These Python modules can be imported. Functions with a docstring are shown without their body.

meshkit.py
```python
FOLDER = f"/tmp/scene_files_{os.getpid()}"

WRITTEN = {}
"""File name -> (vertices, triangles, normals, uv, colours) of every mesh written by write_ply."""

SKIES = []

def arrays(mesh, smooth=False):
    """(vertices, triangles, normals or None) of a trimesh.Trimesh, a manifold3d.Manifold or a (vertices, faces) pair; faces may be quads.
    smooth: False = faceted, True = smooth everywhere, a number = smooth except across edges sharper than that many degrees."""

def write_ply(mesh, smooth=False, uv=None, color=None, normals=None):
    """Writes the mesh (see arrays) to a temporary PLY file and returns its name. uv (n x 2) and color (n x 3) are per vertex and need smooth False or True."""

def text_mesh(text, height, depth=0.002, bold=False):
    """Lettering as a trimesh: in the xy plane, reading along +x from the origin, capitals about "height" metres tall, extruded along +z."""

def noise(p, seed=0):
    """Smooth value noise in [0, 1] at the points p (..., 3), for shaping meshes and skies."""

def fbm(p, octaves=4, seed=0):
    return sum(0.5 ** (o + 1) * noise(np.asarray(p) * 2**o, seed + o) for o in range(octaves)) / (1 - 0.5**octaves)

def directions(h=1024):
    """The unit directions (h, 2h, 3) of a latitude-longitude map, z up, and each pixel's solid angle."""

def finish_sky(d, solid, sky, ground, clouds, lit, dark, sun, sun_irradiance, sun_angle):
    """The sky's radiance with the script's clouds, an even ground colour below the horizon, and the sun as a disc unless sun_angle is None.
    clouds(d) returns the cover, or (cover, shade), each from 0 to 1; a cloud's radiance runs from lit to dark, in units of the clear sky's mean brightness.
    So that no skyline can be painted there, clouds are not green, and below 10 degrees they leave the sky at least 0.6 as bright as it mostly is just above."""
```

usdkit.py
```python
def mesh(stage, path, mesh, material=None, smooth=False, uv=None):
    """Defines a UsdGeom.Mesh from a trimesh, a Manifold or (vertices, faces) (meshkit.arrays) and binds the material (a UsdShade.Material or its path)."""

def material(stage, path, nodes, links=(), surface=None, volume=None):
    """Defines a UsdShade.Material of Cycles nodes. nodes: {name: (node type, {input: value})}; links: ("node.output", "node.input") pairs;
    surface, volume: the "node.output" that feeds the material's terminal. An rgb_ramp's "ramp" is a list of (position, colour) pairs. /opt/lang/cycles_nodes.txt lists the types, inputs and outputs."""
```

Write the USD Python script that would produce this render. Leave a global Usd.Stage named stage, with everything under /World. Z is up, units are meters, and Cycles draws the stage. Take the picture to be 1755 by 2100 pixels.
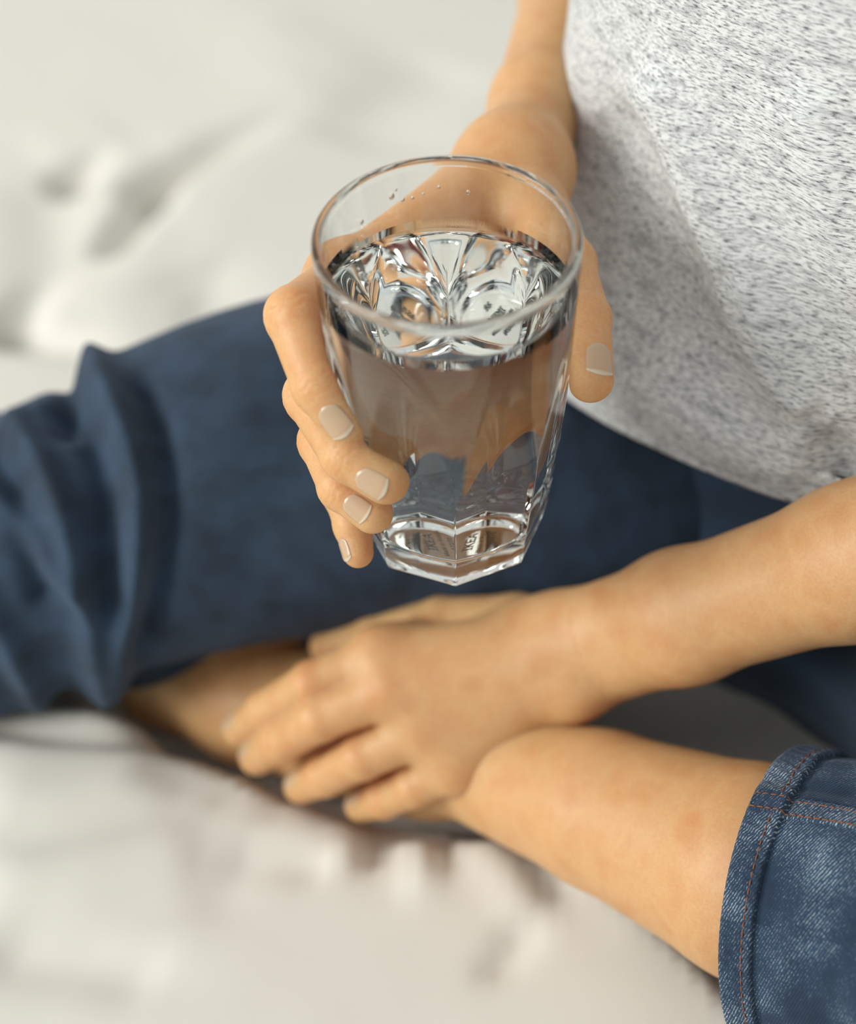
import math, random
import numpy as np, trimesh, manifold3d as m3, usdkit, meshkit
from pxr import Usd, UsdGeom, UsdLux, UsdShade, Gf, Sdf
random.seed(3); RNG = np.random.default_rng(7)
stage = Usd.Stage.CreateInMemory()
UsdGeom.SetStageUpAxis(stage, UsdGeom.Tokens.z); UsdGeom.SetStageMetersPerUnit(stage, 1.0)
UsdGeom.Xform.Define(stage, '/World')

# ------------------------------------------------------------------ camera, light, exposure
FP, CX, CY, HC, PITCH = 3800.0, 877.5, 1050.0, 0.71, math.radians(41)
FOCUS, FSTOP, EXPOSURE = 0.665, 2.8, 0.0
FW = np.array([0, math.cos(PITCH), -math.sin(PITCH)]); UP = np.array([0, math.sin(PITCH), math.cos(PITCH)]); RT = np.array([1.0, 0, 0]); CAM = np.array([0, 0, HC])
cam = UsdGeom.Camera.Define(stage, '/World/camera')
cam.CreateFocalLengthAttr(50.0); cam.CreateHorizontalApertureAttr(50.0 * 1755 / FP)
cam.CreateFStopAttr(FSTOP); cam.CreateFocusDistanceAttr(FOCUS); cam.CreateExposureAttr(EXPOSURE)
cam.CreateClippingRangeAttr(Gf.Vec2f(0.02, 100))
cam.AddTranslateOp().Set(Gf.Vec3d(*CAM)); cam.AddRotateXOp().Set(90 - math.degrees(PITCH))

dome = UsdLux.DomeLight.Define(stage, '/World/daylight_dome')
dome.CreateIntensityAttr(0.21); dome.CreateColorAttr(Gf.Vec3f(0.97, 1.0, 0.99))

def look_at(xf, eye, target):
    eye, target = np.array(eye, float), np.array(target, float)
    z = eye - target; z /= np.linalg.norm(z); x = np.cross([0, 0, 1.0], z); x /= np.linalg.norm(x); y = np.cross(z, x)
    xf.AddTransformOp().Set(Gf.Matrix4d(*x, 0, *y, 0, *z, 0, *eye, 1))

key = UsdLux.RectLight.Define(stage, '/World/window_light')
key.CreateWidthAttr(2.8); key.CreateHeightAttr(2.2); key.CreateIntensityAttr(11.5); key.CreateColorAttr(Gf.Vec3f(1.0, 0.98, 0.91))
look_at(key, (-3.9, -0.75, 2.0), (0.0, 0.7, 0.2))

# ------------------------------------------------------------------ helpers
def P(px, py, d):                       # the point seen at a pixel of the photograph, at depth d metres along the lens axis
    return CAM + d * (FW + RT * (px - CX) / FP + UP * (CY - py) / FP)
def proj(p):
    q = np.asarray(p) - CAM; d = q @ FW
    return CX + FP * (q @ RT) / d, CY - FP * (q @ UP) / d, d
def bed_pt(px, py, z=0.03):
    r = FW + RT * (px - CX) / FP + UP * (CY - py) / FP
    return CAM + r * (z - HC) / r[2]
def unit(v): v = np.asarray(v, float); return v / np.linalg.norm(v)

USED = {}
def path_of(name, parent=None):
    base = (str(parent.GetPath()) if parent else '/World') + '/' + name
    n = USED.get(base, 0); USED[base] = n + 1
    return base + (f'_{n:03d}' if n else '')
def tag(p, label=None, cat=None, group=None, kind=None):
    for k, v in (('label', label), ('category', cat), ('group', group), ('kind', kind)):
        if v: p.SetCustomDataByKey(k, v)
    return p
def obj(name, mesh, mat, parent=None, smooth=True, uv=None, **kw):
    m = usdkit.mesh(stage, path_of(name, parent), mesh, mat, smooth=smooth, uv=uv)
    return tag(m.GetPrim(), **kw)
def subset(prim, name, faces, mat):
    g = UsdGeom.Subset.CreateGeomSubset(UsdGeom.Imageable(prim), name, UsdGeom.Tokens.face, [int(i) for i in faces], 'materialBind', UsdGeom.Tokens.nonOverlapping)
    UsdShade.MaterialBindingAPI.Apply(g.GetPrim()).Bind(mat)
def thing(name, label, cat, group=None):
    return tag(UsdGeom.Xform.Define(stage, path_of(name)).GetPrim(), label, cat, group)

def tube_mesh(pts, rad, sides=8, closed=False):
    pts = np.asarray(pts, float); n = len(pts); rad = np.broadcast_to(rad, n)
    t = np.gradient(pts, axis=0); t /= np.linalg.norm(t, axis=1)[:, None]
    ref = np.array([0.0, 0, 1]) if abs(t[0][2]) < .8 else np.array([1.0, 0, 0])
    v = []
    u = np.cross(t[0], ref); u /= np.linalg.norm(u)
    for i in range(n):
        u = u - t[i] * (u @ t[i]); u /= np.linalg.norm(u); w = np.cross(t[i], u)
        a = np.linspace(0, 2 * np.pi, sides, endpoint=False)
        v.append(pts[i] + rad[i] * (np.cos(a)[:, None] * u + np.sin(a)[:, None] * w))
    v = np.vstack(v + [pts[:1], pts[-1:]]); f = []
    for i in range(n - 1):
        for j in range(sides):
            k = (j + 1) % sides; a, b, c, d = i*sides+j, i*sides+k, (i+1)*sides+k, (i+1)*sides+j
            f += [(a, b, c), (a, c, d)]
    e0, e1 = n * sides, n * sides + 1
    for j in range(sides):
        k = (j + 1) % sides; f += [(e0, k, j), (e1, (n-1)*sides+j, (n-1)*sides+k)]
    return v, np.array(f)

def polyline_dist(p, line):
    """distance of 2-D points to a polyline, and the parameter 0..1 along it"""
    line = np.asarray(line, float); best = np.full(len(p), 1e9); par = np.zeros(len(p))
    seg = np.linalg.norm(np.diff(line, axis=0), axis=1); cum = np.r_[0, np.cumsum(seg)]
    for i in range(len(line) - 1):
        a, b = line[i], line[i+1]; t = np.clip(((p - a) @ (b - a)) / max(seg[i]**2, 1e-12), 0, 1)
        d = np.linalg.norm(p - a - t[:, None] * (b - a), axis=1); m = d < best
        best[m] = d[m]; par[m] = (cum[i] + t[m] * seg[i]) / cum[-1]
    return best, par
def smoothstep(a, b, x): t = np.clip((x - a) / (b - a), 0, 1); return t * t * (3 - 2 * t)
def spline(pts, n):
    from scipy.interpolate import CubicSpline
    pts = np.asarray(pts, float); s = np.r_[0, np.cumsum(np.linalg.norm(np.diff(pts, axis=0), axis=1))]
    return CubicSpline(s, pts)(np.linspace(0, s[-1], n))

# distance fields --------------------------------------------------
def cone(p, a, b, ra, rb):              # a limb: round cone between two joints
    a, b = np.asarray(a, float), np.asarray(b, float); ba = b - a; l2 = ba @ ba
    pa = p - a; t = np.clip(pa @ ba / l2, 0, 1)
    return np.linalg.norm(pa - t[:, None] * ba, axis=1) - (ra + (rb - ra) * t)
def ell(p, c, axes, r):                 # ellipsoid, approximate distance; axes: rows
    q = (p - np.asarray(c)) @ np.asarray(axes).T; r = np.asarray(r, float)
    k0 = np.linalg.norm(q / r, axis=1); k1 = np.linalg.norm(q / r**2, axis=1)
    return k0 * (k0 - 1) / np.maximum(k1, 1e-9)
def smin(a, b, k):
    h = np.clip(0.5 + 0.5 * (b - a) / k, 0, 1); return b + (a - b) * h - k * h * (1 - h)
def smax(a, b, k): return -smin(-a, -b, k)
def chain(p, pts, rad, k=0.003):
    d = None
    for i in range(len(pts) - 1):
        c = cone(p, pts[i], pts[i+1], rad[i], rad[i+1]); d = c if d is None else smin(d, c, k)
    return d

def surface(sdf, lo, hi, h):
    """Surface nets of the zero level of a vectorised distance field, evaluated only near the surface; returns a trimesh."""
    lo, hi = np.asarray(lo, float), np.asarray(hi, float); B = 12
    n = (np.ceil((hi - lo) / h / B).astype(int)) * B
    V = np.empty(n, np.float32); nb = n // B
    idx = np.stack(np.meshgrid(*[np.arange(k) for k in nb], indexing='ij'), -1).reshape(-1, 3)
    cen = lo + (idx * B + (B - 1) / 2) * h; dc = sdf(cen); near = np.abs(dc) < B * h * 1.05 + .004
    Vb = V.reshape(nb[0], B, nb[1], B, nb[2], B).transpose(0, 2, 4, 1, 3, 5).copy()
    Vb = Vb.reshape(-1, B, B, B); Vb[~near] = dc[~near][:, None, None, None]
    off = np.stack(np.meshgrid(*[np.arange(B)] * 3, indexing='ij'), -1).reshape(-1, 3) * h
    ni = np.nonzero(near)[0]
    for s in range(0, len(ni), 400):
        k = ni[s:s+400]; pts = (lo + idx[k] * B * h)[:, None, :] + off
        Vb[k] = sdf(pts.reshape(-1, 3)).reshape(-1, B, B, B)
    V = Vb.reshape(nb[0], nb[1], nb[2], B, B, B).transpose(0, 3, 1, 4, 2, 5).reshape(n)
    ins = V < 0
    c = [ins[i:n[0]-1+i, j:n[1]-1+j, k:n[2]-1+k] for i in (0, 1) for j in (0, 1) for k in (0, 1)]
    s = sum(x.astype(np.int8) for x in c); act = (s > 0) & (s < 8)
    I = np.stack(np.nonzero(act), 1); num = np.full(act.shape, -1, np.int64); num[act] = np.arange(len(I))
    acc = np.zeros((len(I), 3)); cnt = np.zeros(len(I))
    for ax in range(3):
        o1, o2 = [k for k in range(3) if k != ax]
        for u in (0, 1):
            for w in (0, 1):
                a = I.copy(); a[:, o1] += u; a[:, o2] += w; b = a.copy(); b[:, ax] += 1
                va, vb = V[tuple(a.T)], V[tuple(b.T)]; m = (va < 0) != (vb < 0)
                t = np.where(m, va / np.where(m, va - vb, 1), 0); q = a.astype(float); q[:, ax] += t
                acc[m] += q[m]; cnt[m] += 1
    v = lo + acc / cnt[:, None] * h
    F = []
    for ax in range(3):
        o1, o2 = (ax + 1) % 3, (ax + 2) % 3
        a = np.moveaxis(ins, ax, 0); cr = a[:-1] != a[1:]
        E = np.stack(np.nonzero(np.moveaxis(cr, 0, ax)), 1)
        E = E[(E[:, o1] > 0) & (E[:, o2] > 0) & (E[:, o1] < n[o1]-1) & (E[:, o2] < n[o2]-1)]
        def nid(d1, d2): q = E.copy(); q[:, o1] -= d1; q[:, o2] -= d2; return num[tuple(q.T)]
        q = np.stack([nid(1, 1), nid(0, 1), nid(0, 0), nid(1, 0)], 1)
        flip = ~ins[tuple(E.T)]; q[flip] = q[flip][:, ::-1]; F.append(q)
    F = np.vstack(F); F = F[(F >= 0).all(1)]
    e = h * .25
    for _ in range(2):                   # pull the vertices onto the exact surface
        d0 = sdf(v); g = np.stack([sdf(v + e * np.eye(3)[k]) - sdf(v - e * np.eye(3)[k]) for k in range(3)], 1) / (2 * e)
        g2 = (g * g).sum(1); v = v - np.clip(d0 / np.maximum(g2, .3), -h * .5, h * .5)[:, None] * g
    F = np.vstack([F[:, [0, 1, 2]], F[:, [0, 2, 3]]])
    return trimesh.Trimesh(v, F, process=False)
def to_manifold(t):
    return m3.Manifold(m3.Mesh(np.asarray(t.vertices, np.float32), np.asarray(t.faces, np.uint32)))

# ------------------------------------------------------------------ materials
def M(name, nodes, links=(), surface='p.BSDF', **k): return usdkit.material(stage, '/World/Looks/' + name, nodes, links, surface=surface, **k)
skin = M('skin', {
    'g': ('geometry', {}),
    'n1': ('noise_texture', {'scale': 55.0, 'detail': 3.0}), 'r1': ('rgb_ramp', {'ramp': [(.3, (.53, .285, .125)), (.5, (.565, .335, .157)), (.75, (.52, .26, .11))]}),
    'n2': ('noise_texture', {'scale': 900.0, 'detail': 2.0}), 'r2': ('rgb_ramp', {'ramp': [(.3, (.92, .9, .88)), (.6, (1, 1, 1))]}),
    'mx': ('mix', {'mix_type': 'multiply', 'fac': 1.0}),
    'n3': ('noise_texture', {'scale': 1500.0, 'detail': 3.0}), 'b': ('bump', {'strength': .12, 'distance': .0004}),
    'p': ('principled_bsdf', {'roughness': .48, 'subsurface_weight': .5, 'subsurface_radius': (1, .30, .14), 'subsurface_scale': .0035, 'specular_ior_level': .38})},
    [('g.position', 'n1.vector'), ('n1.fac', 'r1.fac'), ('g.position', 'n2.vector'), ('n2.fac', 'r2.fac'), ('r1.color', 'mx.color1'), ('r2.color', 'mx.color2'),
     ('mx.color', 'p.base_color'), ('g.position', 'n3.vector'), ('n3.fac', 'b.height'), ('b.normal', 'p.normal')])
nail_mat = M('fingernail', {
    'uv': ('uvmap', {'attribute': 'st'}), 's': ('separate_xyz', {}),
    'r': ('rgb_ramp', {'ramp': [(0, (.62, .43, .27)), (.16, (.60, .38, .225)), (.86, (.60, .36, .205)), (.93, (.76, .58, .37)), (1, (.80, .64, .45))]}),
    'p': ('principled_bsdf', {'roughness': .28, 'subsurface_weight': .3, 'subsurface_radius': (1, .4, .2), 'subsurface_scale': .003, 'coat_weight': .25, 'coat_roughness': .2})},
    [('uv.UV', 's.vector'), ('s.y', 'r.fac'), ('r.color', 'p.base_color')])
def denim(name, dark, mid, fleck, amount):
    return M(name, {
        'uv': ('uvmap', {'attribute': 'st'}), 'mp': ('mapping', {'rotation': (0, 0, math.radians(32))}),
        'w': ('wave_texture', {'wave_type': 'bands', 'bands_direction': 'y', 'scale': 270.0, 'distortion': 2.2, 'detail': 2.0, 'detail_scale': 2.5}),
        'mp2': ('mapping', {'scale': (1.0, .45, 1)}), 'n': ('noise_texture', {'scale': 1100.0, 'detail': 2.0}),
        'nl': ('noise_texture', {'scale': 38.0, 'detail': 3.0}),
        'm1': ('math', {'math_type': 'multiply'}), 'm2': ('math', {'math_type': 'multiply_add', 'value2': .9, 'value3': amount}), 'm3': ('math', {'math_type': 'multiply'}),
        'rf': ('rgb_ramp', {'ramp': [(.16, (0, 0, 0)), (.42, (1, 1, 1))]}),
        'rl': ('rgb_ramp', {'ramp': [(.3, dark), (.7, mid)]}),
        'mx': ('mix', {'color2': fleck}), 'b': ('bump', {'strength': .5, 'distance': .0004}),
        'p': ('principled_bsdf', {'roughness': .85, 'sheen_weight': .12, 'sheen_roughness': .5, 'sheen_tint': (.6, .75, 1), 'specular_ior_level': .15})},
        [('uv.UV', 'mp.vector'), ('mp.vector', 'w.vector'), ('mp.vector', 'mp2.vector'), ('mp2.vector', 'n.vector'), ('uv.UV', 'nl.vector'),
         ('w.fac', 'm1.value1'), ('n.fac', 'm1.value2'), ('nl.fac', 'm2.value1'), ('m1.value', 'm3.value1'), ('m2.value', 'm3.value2'), ('m3.value', 'rf.fac'),
         ('nl.fac', 'rl.fac'), ('rf.color', 'mx.fac'), ('rl.color', 'mx.color1'), ('mx.color', 'p.base_color'), ('w.fac', 'b.height'), ('b.normal', 'p.normal')])
denim_dark = denim('dark_denim', (.020, .030, .045), (.036, .062, .104), (.09, .14, .21), -.26)
denim_worn = denim('worn_denim', (.014, .024, .044), (.028, .056, .105), (.46, .55, .58), -.08)
denim_edge = denim('worn_denim_edge', (.016, .028, .05), (.034, .066, .12), (.62, .68, .68), -.02)
thread = M('orange_thread', {'p': ('principled_bsdf', {'base_color': (.20, .065, .025), 'roughness': .7})})
heather = M('heather_jersey', {
    'uv': ('uvmap', {'attribute': 'st'}), 'mp': ('mapping', {'scale': (.36, 1.1, 1), 'rotation': (0, 0, math.radians(4))}),
    'n1': ('noise_texture', {'scale': 1050.0, 'detail': 3.0, 'roughness': .6}), 'r1': ('rgb_ramp', {'ramp': [(.31, (.09, .095, .11)), (.44, (.44, .455, .47)), (.55, (.66, .68, .68))]}),
    'n2': ('noise_texture', {'scale': 240.0, 'detail': 2.0}), 'r2': ('rgb_ramp', {'ramp': [(.34, (.72, .72, .73)), (.52, (1, 1, 1))]}),
    'mx': ('mix', {'mix_type': 'multiply', 'fac': 1.0}), 'b': ('bump', {'strength': .35, 'distance': .0006}),
    'p': ('principled_bsdf', {'roughness': .9, 'sheen_weight': .1, 'specular_ior_level': .15})},
    [('uv.UV', 'mp.vector'), ('mp.vector', 'n1.vector'), ('mp.vector', 'n2.vector'), ('n1.fac', 'r1.fac'), ('n2.fac', 'r2.fac'), ('r1.color', 'mx.color1'), ('r2.color', 'mx.color2'),
     ('mx.color', 'p.base_color'), ('n1.fac', 'b.height'), ('b.normal', 'p.normal')])
linen = M('white_cotton', {
    'g': ('geometry', {}), 'n': ('noise_texture', {'scale': 900.0, 'detail': 2.0}), 'b': ('bump', {'strength': .12, 'distance': .0005}),
    'p': ('principled_bsdf', {'base_color': (.695, .68, .63), 'roughness': .9, 'specular_ior_level': .15, 'sheen_weight': .05})},
    [('g.position', 'n.vector'), ('n.fac', 'b.height'), ('b.normal', 'p.normal')])
mattress_mat = M('mattress_ticking', {'g': ('geometry', {}), 'w': ('wave_texture', {'scale': 40.0}), 'r': ('rgb_ramp', {'ramp': [(0, (.62, .60, .56)), (1, (.70, .68, .64))]}), 'p': ('principled_bsdf', {'roughness': .9})},
                 [('g.position', 'w.vector'), ('w.fac', 'r.fac'), ('r.color', 'p.base_color')])
wall_mat = M('white_paint', {'p': ('principled_bsdf', {'base_color': (.82, .81, .77), 'roughness': .8})})
floor_mat = M('oak_floor', {'g': ('geometry', {}), 'mp': ('mapping', {'scale': (1, 9, 1)}), 'n': ('noise_texture', {'scale': 6.0, 'detail': 5.0}), 'r': ('rgb_ramp', {'ramp': [(.3, (.32, .22, .14)), (.7, (.45, .33, .22))]}), 'p': ('principled_bsdf', {'roughness': .5})},
              [('g.position', 'mp.vector'), ('mp.vector', 'n.vector'), ('n.fac', 'r.fac'), ('r.color', 'p.base_color')])
glass_mat = M('clear_glass', {'p': ('glass_bsdf', {'color': (.985, .995, .99), 'roughness': 0.0, 'IOR': 1.5})})
water_mat = M('clear_water', {'p': ('glass_bsdf', {'color': (.995, .998, 1.0), 'roughness': 0.0, 'IOR': 1.33})})
lettering_mat = M('embossed_glass', {'p': ('glass_bsdf', {'color': (.62, .65, .64), 'roughness': 0.04, 'IOR': 1.5})})
wet_glass_mat = M('glass_against_water', {'p': ('glass_bsdf', {'color': (.995, 1, .998), 'roughness': 0.0, 'IOR': 1.5 / 1.33})})
pane_mat = M('thin_glass', {'t': ('transparent_bsdf', {'color': (.985, .992, .988)}), 'g': ('glossy_bsdf', {'roughness': 0.02}), 'ge': ('geometry', {}), 'io': ('mix_float', {'a': 1.5, 'b': 1 / 1.5}), 'f': ('fresnel', {'IOR': 1.5}), 'm': ('mix_closure', {})}, [('ge.backfacing', 'io.fac'), ('io.result', 'f.IOR'), ('f.fac', 'm.fac'), ('t.BSDF', 'm.closure1'), ('g.BSDF', 'm.closure2')], surface='m.closure')
wet_side_mat = M('water_against_glass', {'t': ('transparent_bsdf', {'color': (1, 1, 1)})}, surface='t.BSDF')
hair_mat = M('brown_hair', {'g': ('geometry', {}), 'mp': ('mapping', {'scale': (220, 220, 12)}), 'n': ('noise_texture', {'scale': 1.0, 'detail': 3.0}), 'r': ('rgb_ramp', {'ramp': [(.3, (.05, .025, .012)), (.7, (.14, .075, .035))]}), 'p': ('principled_bsdf', {'roughness': .45})},
             [('g.position', 'mp.vector'), ('mp.vector', 'n.vector'), ('n.fac', 'r.fac'), ('r.color', 'p.base_color')])
eye_mat = M('eye_white', {'p': ('principled_bsdf', {'base_color': (.8, .78, .74), 'roughness': .15})})
iris_mat = M('dark_iris', {'p': ('principled_bsdf', {'base_color': (.05, .03, .02), 'roughness': .1})})

# ------------------------------------------------------------------ the person's joints (metres), shared by body and clothes
TF, TR = unit((-.6, -.8, 0)), unit((-.8, .6, 0))              # the way the person faces, and her right
TC = np.array([.206, .68, 0.0])
def tz(z, f=0, r=0): return TC + TF * f + TR * r + np.array([0, 0, z])
hip_r, hip_l = tz(.13, .03, .085), tz(.13, .03, -.085)
knee_r = P(-190, 1150, .87); knee_l = np.array([.27, .315, .20])
NH = unit(-.82 * RT + .09 * UP + .50 * FW)                    # the way the left trouser leg's hem opens
HC_ = P(1600, 1842, .706)
def trouser_axis(t): t = np.atleast_1d(t)[:, None]; return (1 - t) ** 2 * HC_ + 2 * t * (1 - t) * (HC_ - NH * .075) + t * t * (knee_l + np.array([.012, 0, .006]))
ankle_l = P(925, 1570, .825)
toe_l = P(300, 1410, .925)
sho_r, sho_l = tz(.585, 0, .165), tz(.585, 0, -.165)
wrist_r = P(1052, 352, .744); fore_r = P(1198, 0, .875); elb_r = fore_r + (fore_r - wrist_r) * .75 + np.array([0, 0, .03])
wrist_l = P(1150, 1345, .785); fore_l = P(1755, 1152, .70); elb_l = wrist_l + (fore_l - wrist_l) * 1.65

# ------------------------------------------------------------------ setting
floor = trimesh.creation.box((5, 5, .05)); floor.apply_translation((0, .6, -.525))
obj('floor', floor, floor_mat, smooth=False, label='wooden bedroom floor under the bed', cat='floor', kind='structure')
wall = trimesh.creation.box((5, .1, 2.9)); wall.apply_translation((0, 3.05, .95))
obj('wall_back', wall, wall_mat, smooth=False, label='plain white bedroom wall behind the bed', cat='wall', kind='structure')

# ------------------------------------------------------------------ the drinking glass
GB, GT = P(928, 1068, .715), P(916, 483, .611)
EZ = unit(GT - GB); EF = -FW - EZ * (-FW @ EZ); EF = unit(EF); EX = np.cross(-EF, EZ)     # up the glass, towards the viewer, to the right
GH = .1402; PANE = True; LIP = .0034
def g2w(p): p = np.atleast_2d(p); return GB + p[:, :1] * EX + p[:, 1:2] * EF + p[:, 2:3] * EZ
def w2g(p): q = np.atleast_2d(p) - GB; return np.c_[q @ EX, q @ EF, q @ EZ]
def Rc(z): return .0395 + .0055 * np.clip(z / GH, 0, 1)
def apo(z): return .0325 + .109 * z
def Ri(z):  # inner wall
    zz = np.clip((z - .012) / (GH - .012), 0, 1)
    return .0300 + .0117 * zz ** .72
def glass_sdf(p):                        # outer body only, glass frame coordinates
    r = np.hypot(p[:, 0], p[:, 1]); d = r - Rc(p[:, 2])
    for i in range(8):
        t = math.pi / 8 + i * math.pi / 4; d = np.maximum(d, p[:, 0] * math.cos(t) + p[:, 1] * math.sin(t) - apo(p[:, 2]))
    return np.maximum(d, np.maximum(-p[:, 2], p[:, 2] - GH))
def ring_profile(theta, z):
    """outer radius at azimuth theta and height z, cone cut by eight leaning flats"""
    t = (theta + math.pi / 8) % (math.pi / 4) - math.pi / 8
    t = (theta % (math.pi / 4)) - math.pi / 8
    flat = apo(z) / np.cos(t); k = .0011
    return smin(flat, np.full_like(flat, Rc(z)), k) if np.ndim(flat) else min(flat, Rc(z))
NT = 512
th = np.linspace(0, 2 * np.pi, NT, endpoint=False)
rows = []
def add_row(r, z): rows.append(np.c_[r * np.sin(th), r * np.cos(th), np.broadcast_to(z, NT)])
base_r = lambda z: ring_profile(th, z)
# underside (recessed), chamfer, wall, lip, inner wall, inner floor
for rr, zz in ((.0015, .0022), (.010, .0022), (.020, .0021), (.0245, .0017), (.0265, .0006), (.0275, 0.0)): add_row(np.full(NT, rr), zz)
for f_, z_ in ((.88, 0.0), (.915, .0002), (.945, .0010), (.965, .0019), (.985, .0030), (.997, .0042)): add_row(base_r(.0042) * f_, z_)
for z_ in np.r_[np.linspace(.0052, .105, 150), np.linspace(.107, GH - .0012, 12)]: add_row(base_r(z_), z_)
ro, ri = Rc(GH), Ri(GH)
for a_ in np.linspace(0, np.pi, 9): add_row(np.full(NT, (ro + ri) / 2 + (ro - ri) / 2 * math.cos(a_)), GH - .0012 + .0012 * math.sin(a_))
for z_ in np.linspace(GH - .003, .019, 60): add_row(np.full(NT, Ri(z_)), z_)
r19 = Ri(.019)
for a_ in np.linspace(.12, np.pi / 2, 10): add_row(np.full(NT, r19 - .007 + .007 * math.cos(a_)), .019 - .007 * math.sin(a_))
for rr in (.018, .010, .0015): add_row(np.full(NT, rr), .012 + .0002 * (1 - rr / .02))
def lathe_rows(rows, n=NT):
    v = np.vstack(rows); f = []
    j = np.arange(n); k = (j + 1) % n
    for i in range(len(rows) - 1):
        a, b, c, d = i*n + j, i*n + k, (i+1)*n + k, (i+1)*n + j
        f += [np.c_[a, c, b], np.c_[a, d, c]]
    m = len(v); v = np.vstack([v, rows[0].mean(0), rows[-1].mean(0)])
    f += [np.c_[np.full(n, m), j, k][:, [0, 1, 2]], np.c_[np.full(n, m + 1), (len(rows)-1)*n + k, (len(rows)-1)*n + j]]
    return v, np.vstack(f)
gv, gf = lathe_rows(rows)
tm = trimesh.Trimesh(g2w(gv), gf, process=False)
if tm.volume < 0: gf = gf[:, ::-1]
tumbler = thing('drinking_glass', 'clear faceted drinking glass three-quarters full of water, held upright in the hand', 'glass')
def level(r, x=None, rise=0, az=None):
    x, y = np.sin(az) * r, np.cos(az) * r
    return (WL + rise - GB[2] - x * EX[2] - y * EF[2]) / EZ[2]
WL = GB[2] + .1155 * EZ[2]
tb = obj('tumbler_body', (g2w(gv), gf), glass_mat, tumbler, smooth=True)
fc = gv[gf].mean(1); fr = np.hypot(fc[:, 0], fc[:, 1]); lev = level(fr, az=np.arctan2(fc[:, 0], fc[:, 1]), rise=.0012)
inner = (fr < Ri(fc[:, 2]) + .0004) & (fc[:, 2] > .0118)
wet, upper = inner & (fc[:, 2] < lev), (fc[:, 2] > lev) & (fc[:, 2] < GH - LIP)
subset(tb, 'wet', np.nonzero(wet)[0], wet_glass_mat)
if PANE: subset(tb, 'upper', np.nonzero(upper)[0], pane_mat)
def emboss(text, height, x, y, bold=False):
    t = meshkit.text_mesh(text, height, .0011, bold); t.apply_translation((-t.bounds.mean(0)[0], -t.bounds.mean(0)[1], 0))
    v = np.array(t.vertices); v = np.c_[-v[:, 1] + x, -v[:, 0] + y, v[:, 2] + .0012]           # reads away from the viewer
    w = g2w(v); t = trimesh.Trimesh(w, t.faces, process=False)
    if t.volume < 0: t.invert()
    return t
for txt, h_, x_, y_, b_ in (('IKEA', .0048, -.0020, -.0015, True), ('Made in Russia', .0024, .0036, -.0015, False), ('17278', .0026, .0088, -.002, False), ('21', .0034, -.0115, .0, False)):
    obj('embossed_lettering', emboss(txt, h_, x_, y_, b_), lettering_mat, tumbler, smooth=False)

# water: fills the glass up to a level plane
wrows = []
WO = -.00008
for rr in (.0015, .010, .018): wrows.append((np.full(NT, rr), .012 + .0002 * (1 - rr / .02) - WO))
for a_ in np.linspace(np.pi / 2, .12, 10): wrows.append((np.full(NT, r19 - .007 + (.007 + WO) * math.cos(a_)), .019 - (.007 + WO) * math.sin(a_)))
rim_dir = np.c_[np.sin(th), np.cos(th)]
def wlevel(r, rise=0):                   # glass-frame height at which the water plane is met at radius r
    x, y = rim_dir[:, 0] * r, rim_dir[:, 1] * r
    return (WL + rise - GB[2] - x * EX[2] - y * EF[2]) / EZ[2]
def wlevel_at(p): return (WL - GB[2] - p[:, 0] * EX[2] - p[:, 1] * EF[2]) / EZ[2]
zt = wlevel(.042, .0012)
wr = [np.c_[r * np.sin(th), r * np.cos(th), np.full(NT, z)] for r, z in wrows]
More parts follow.
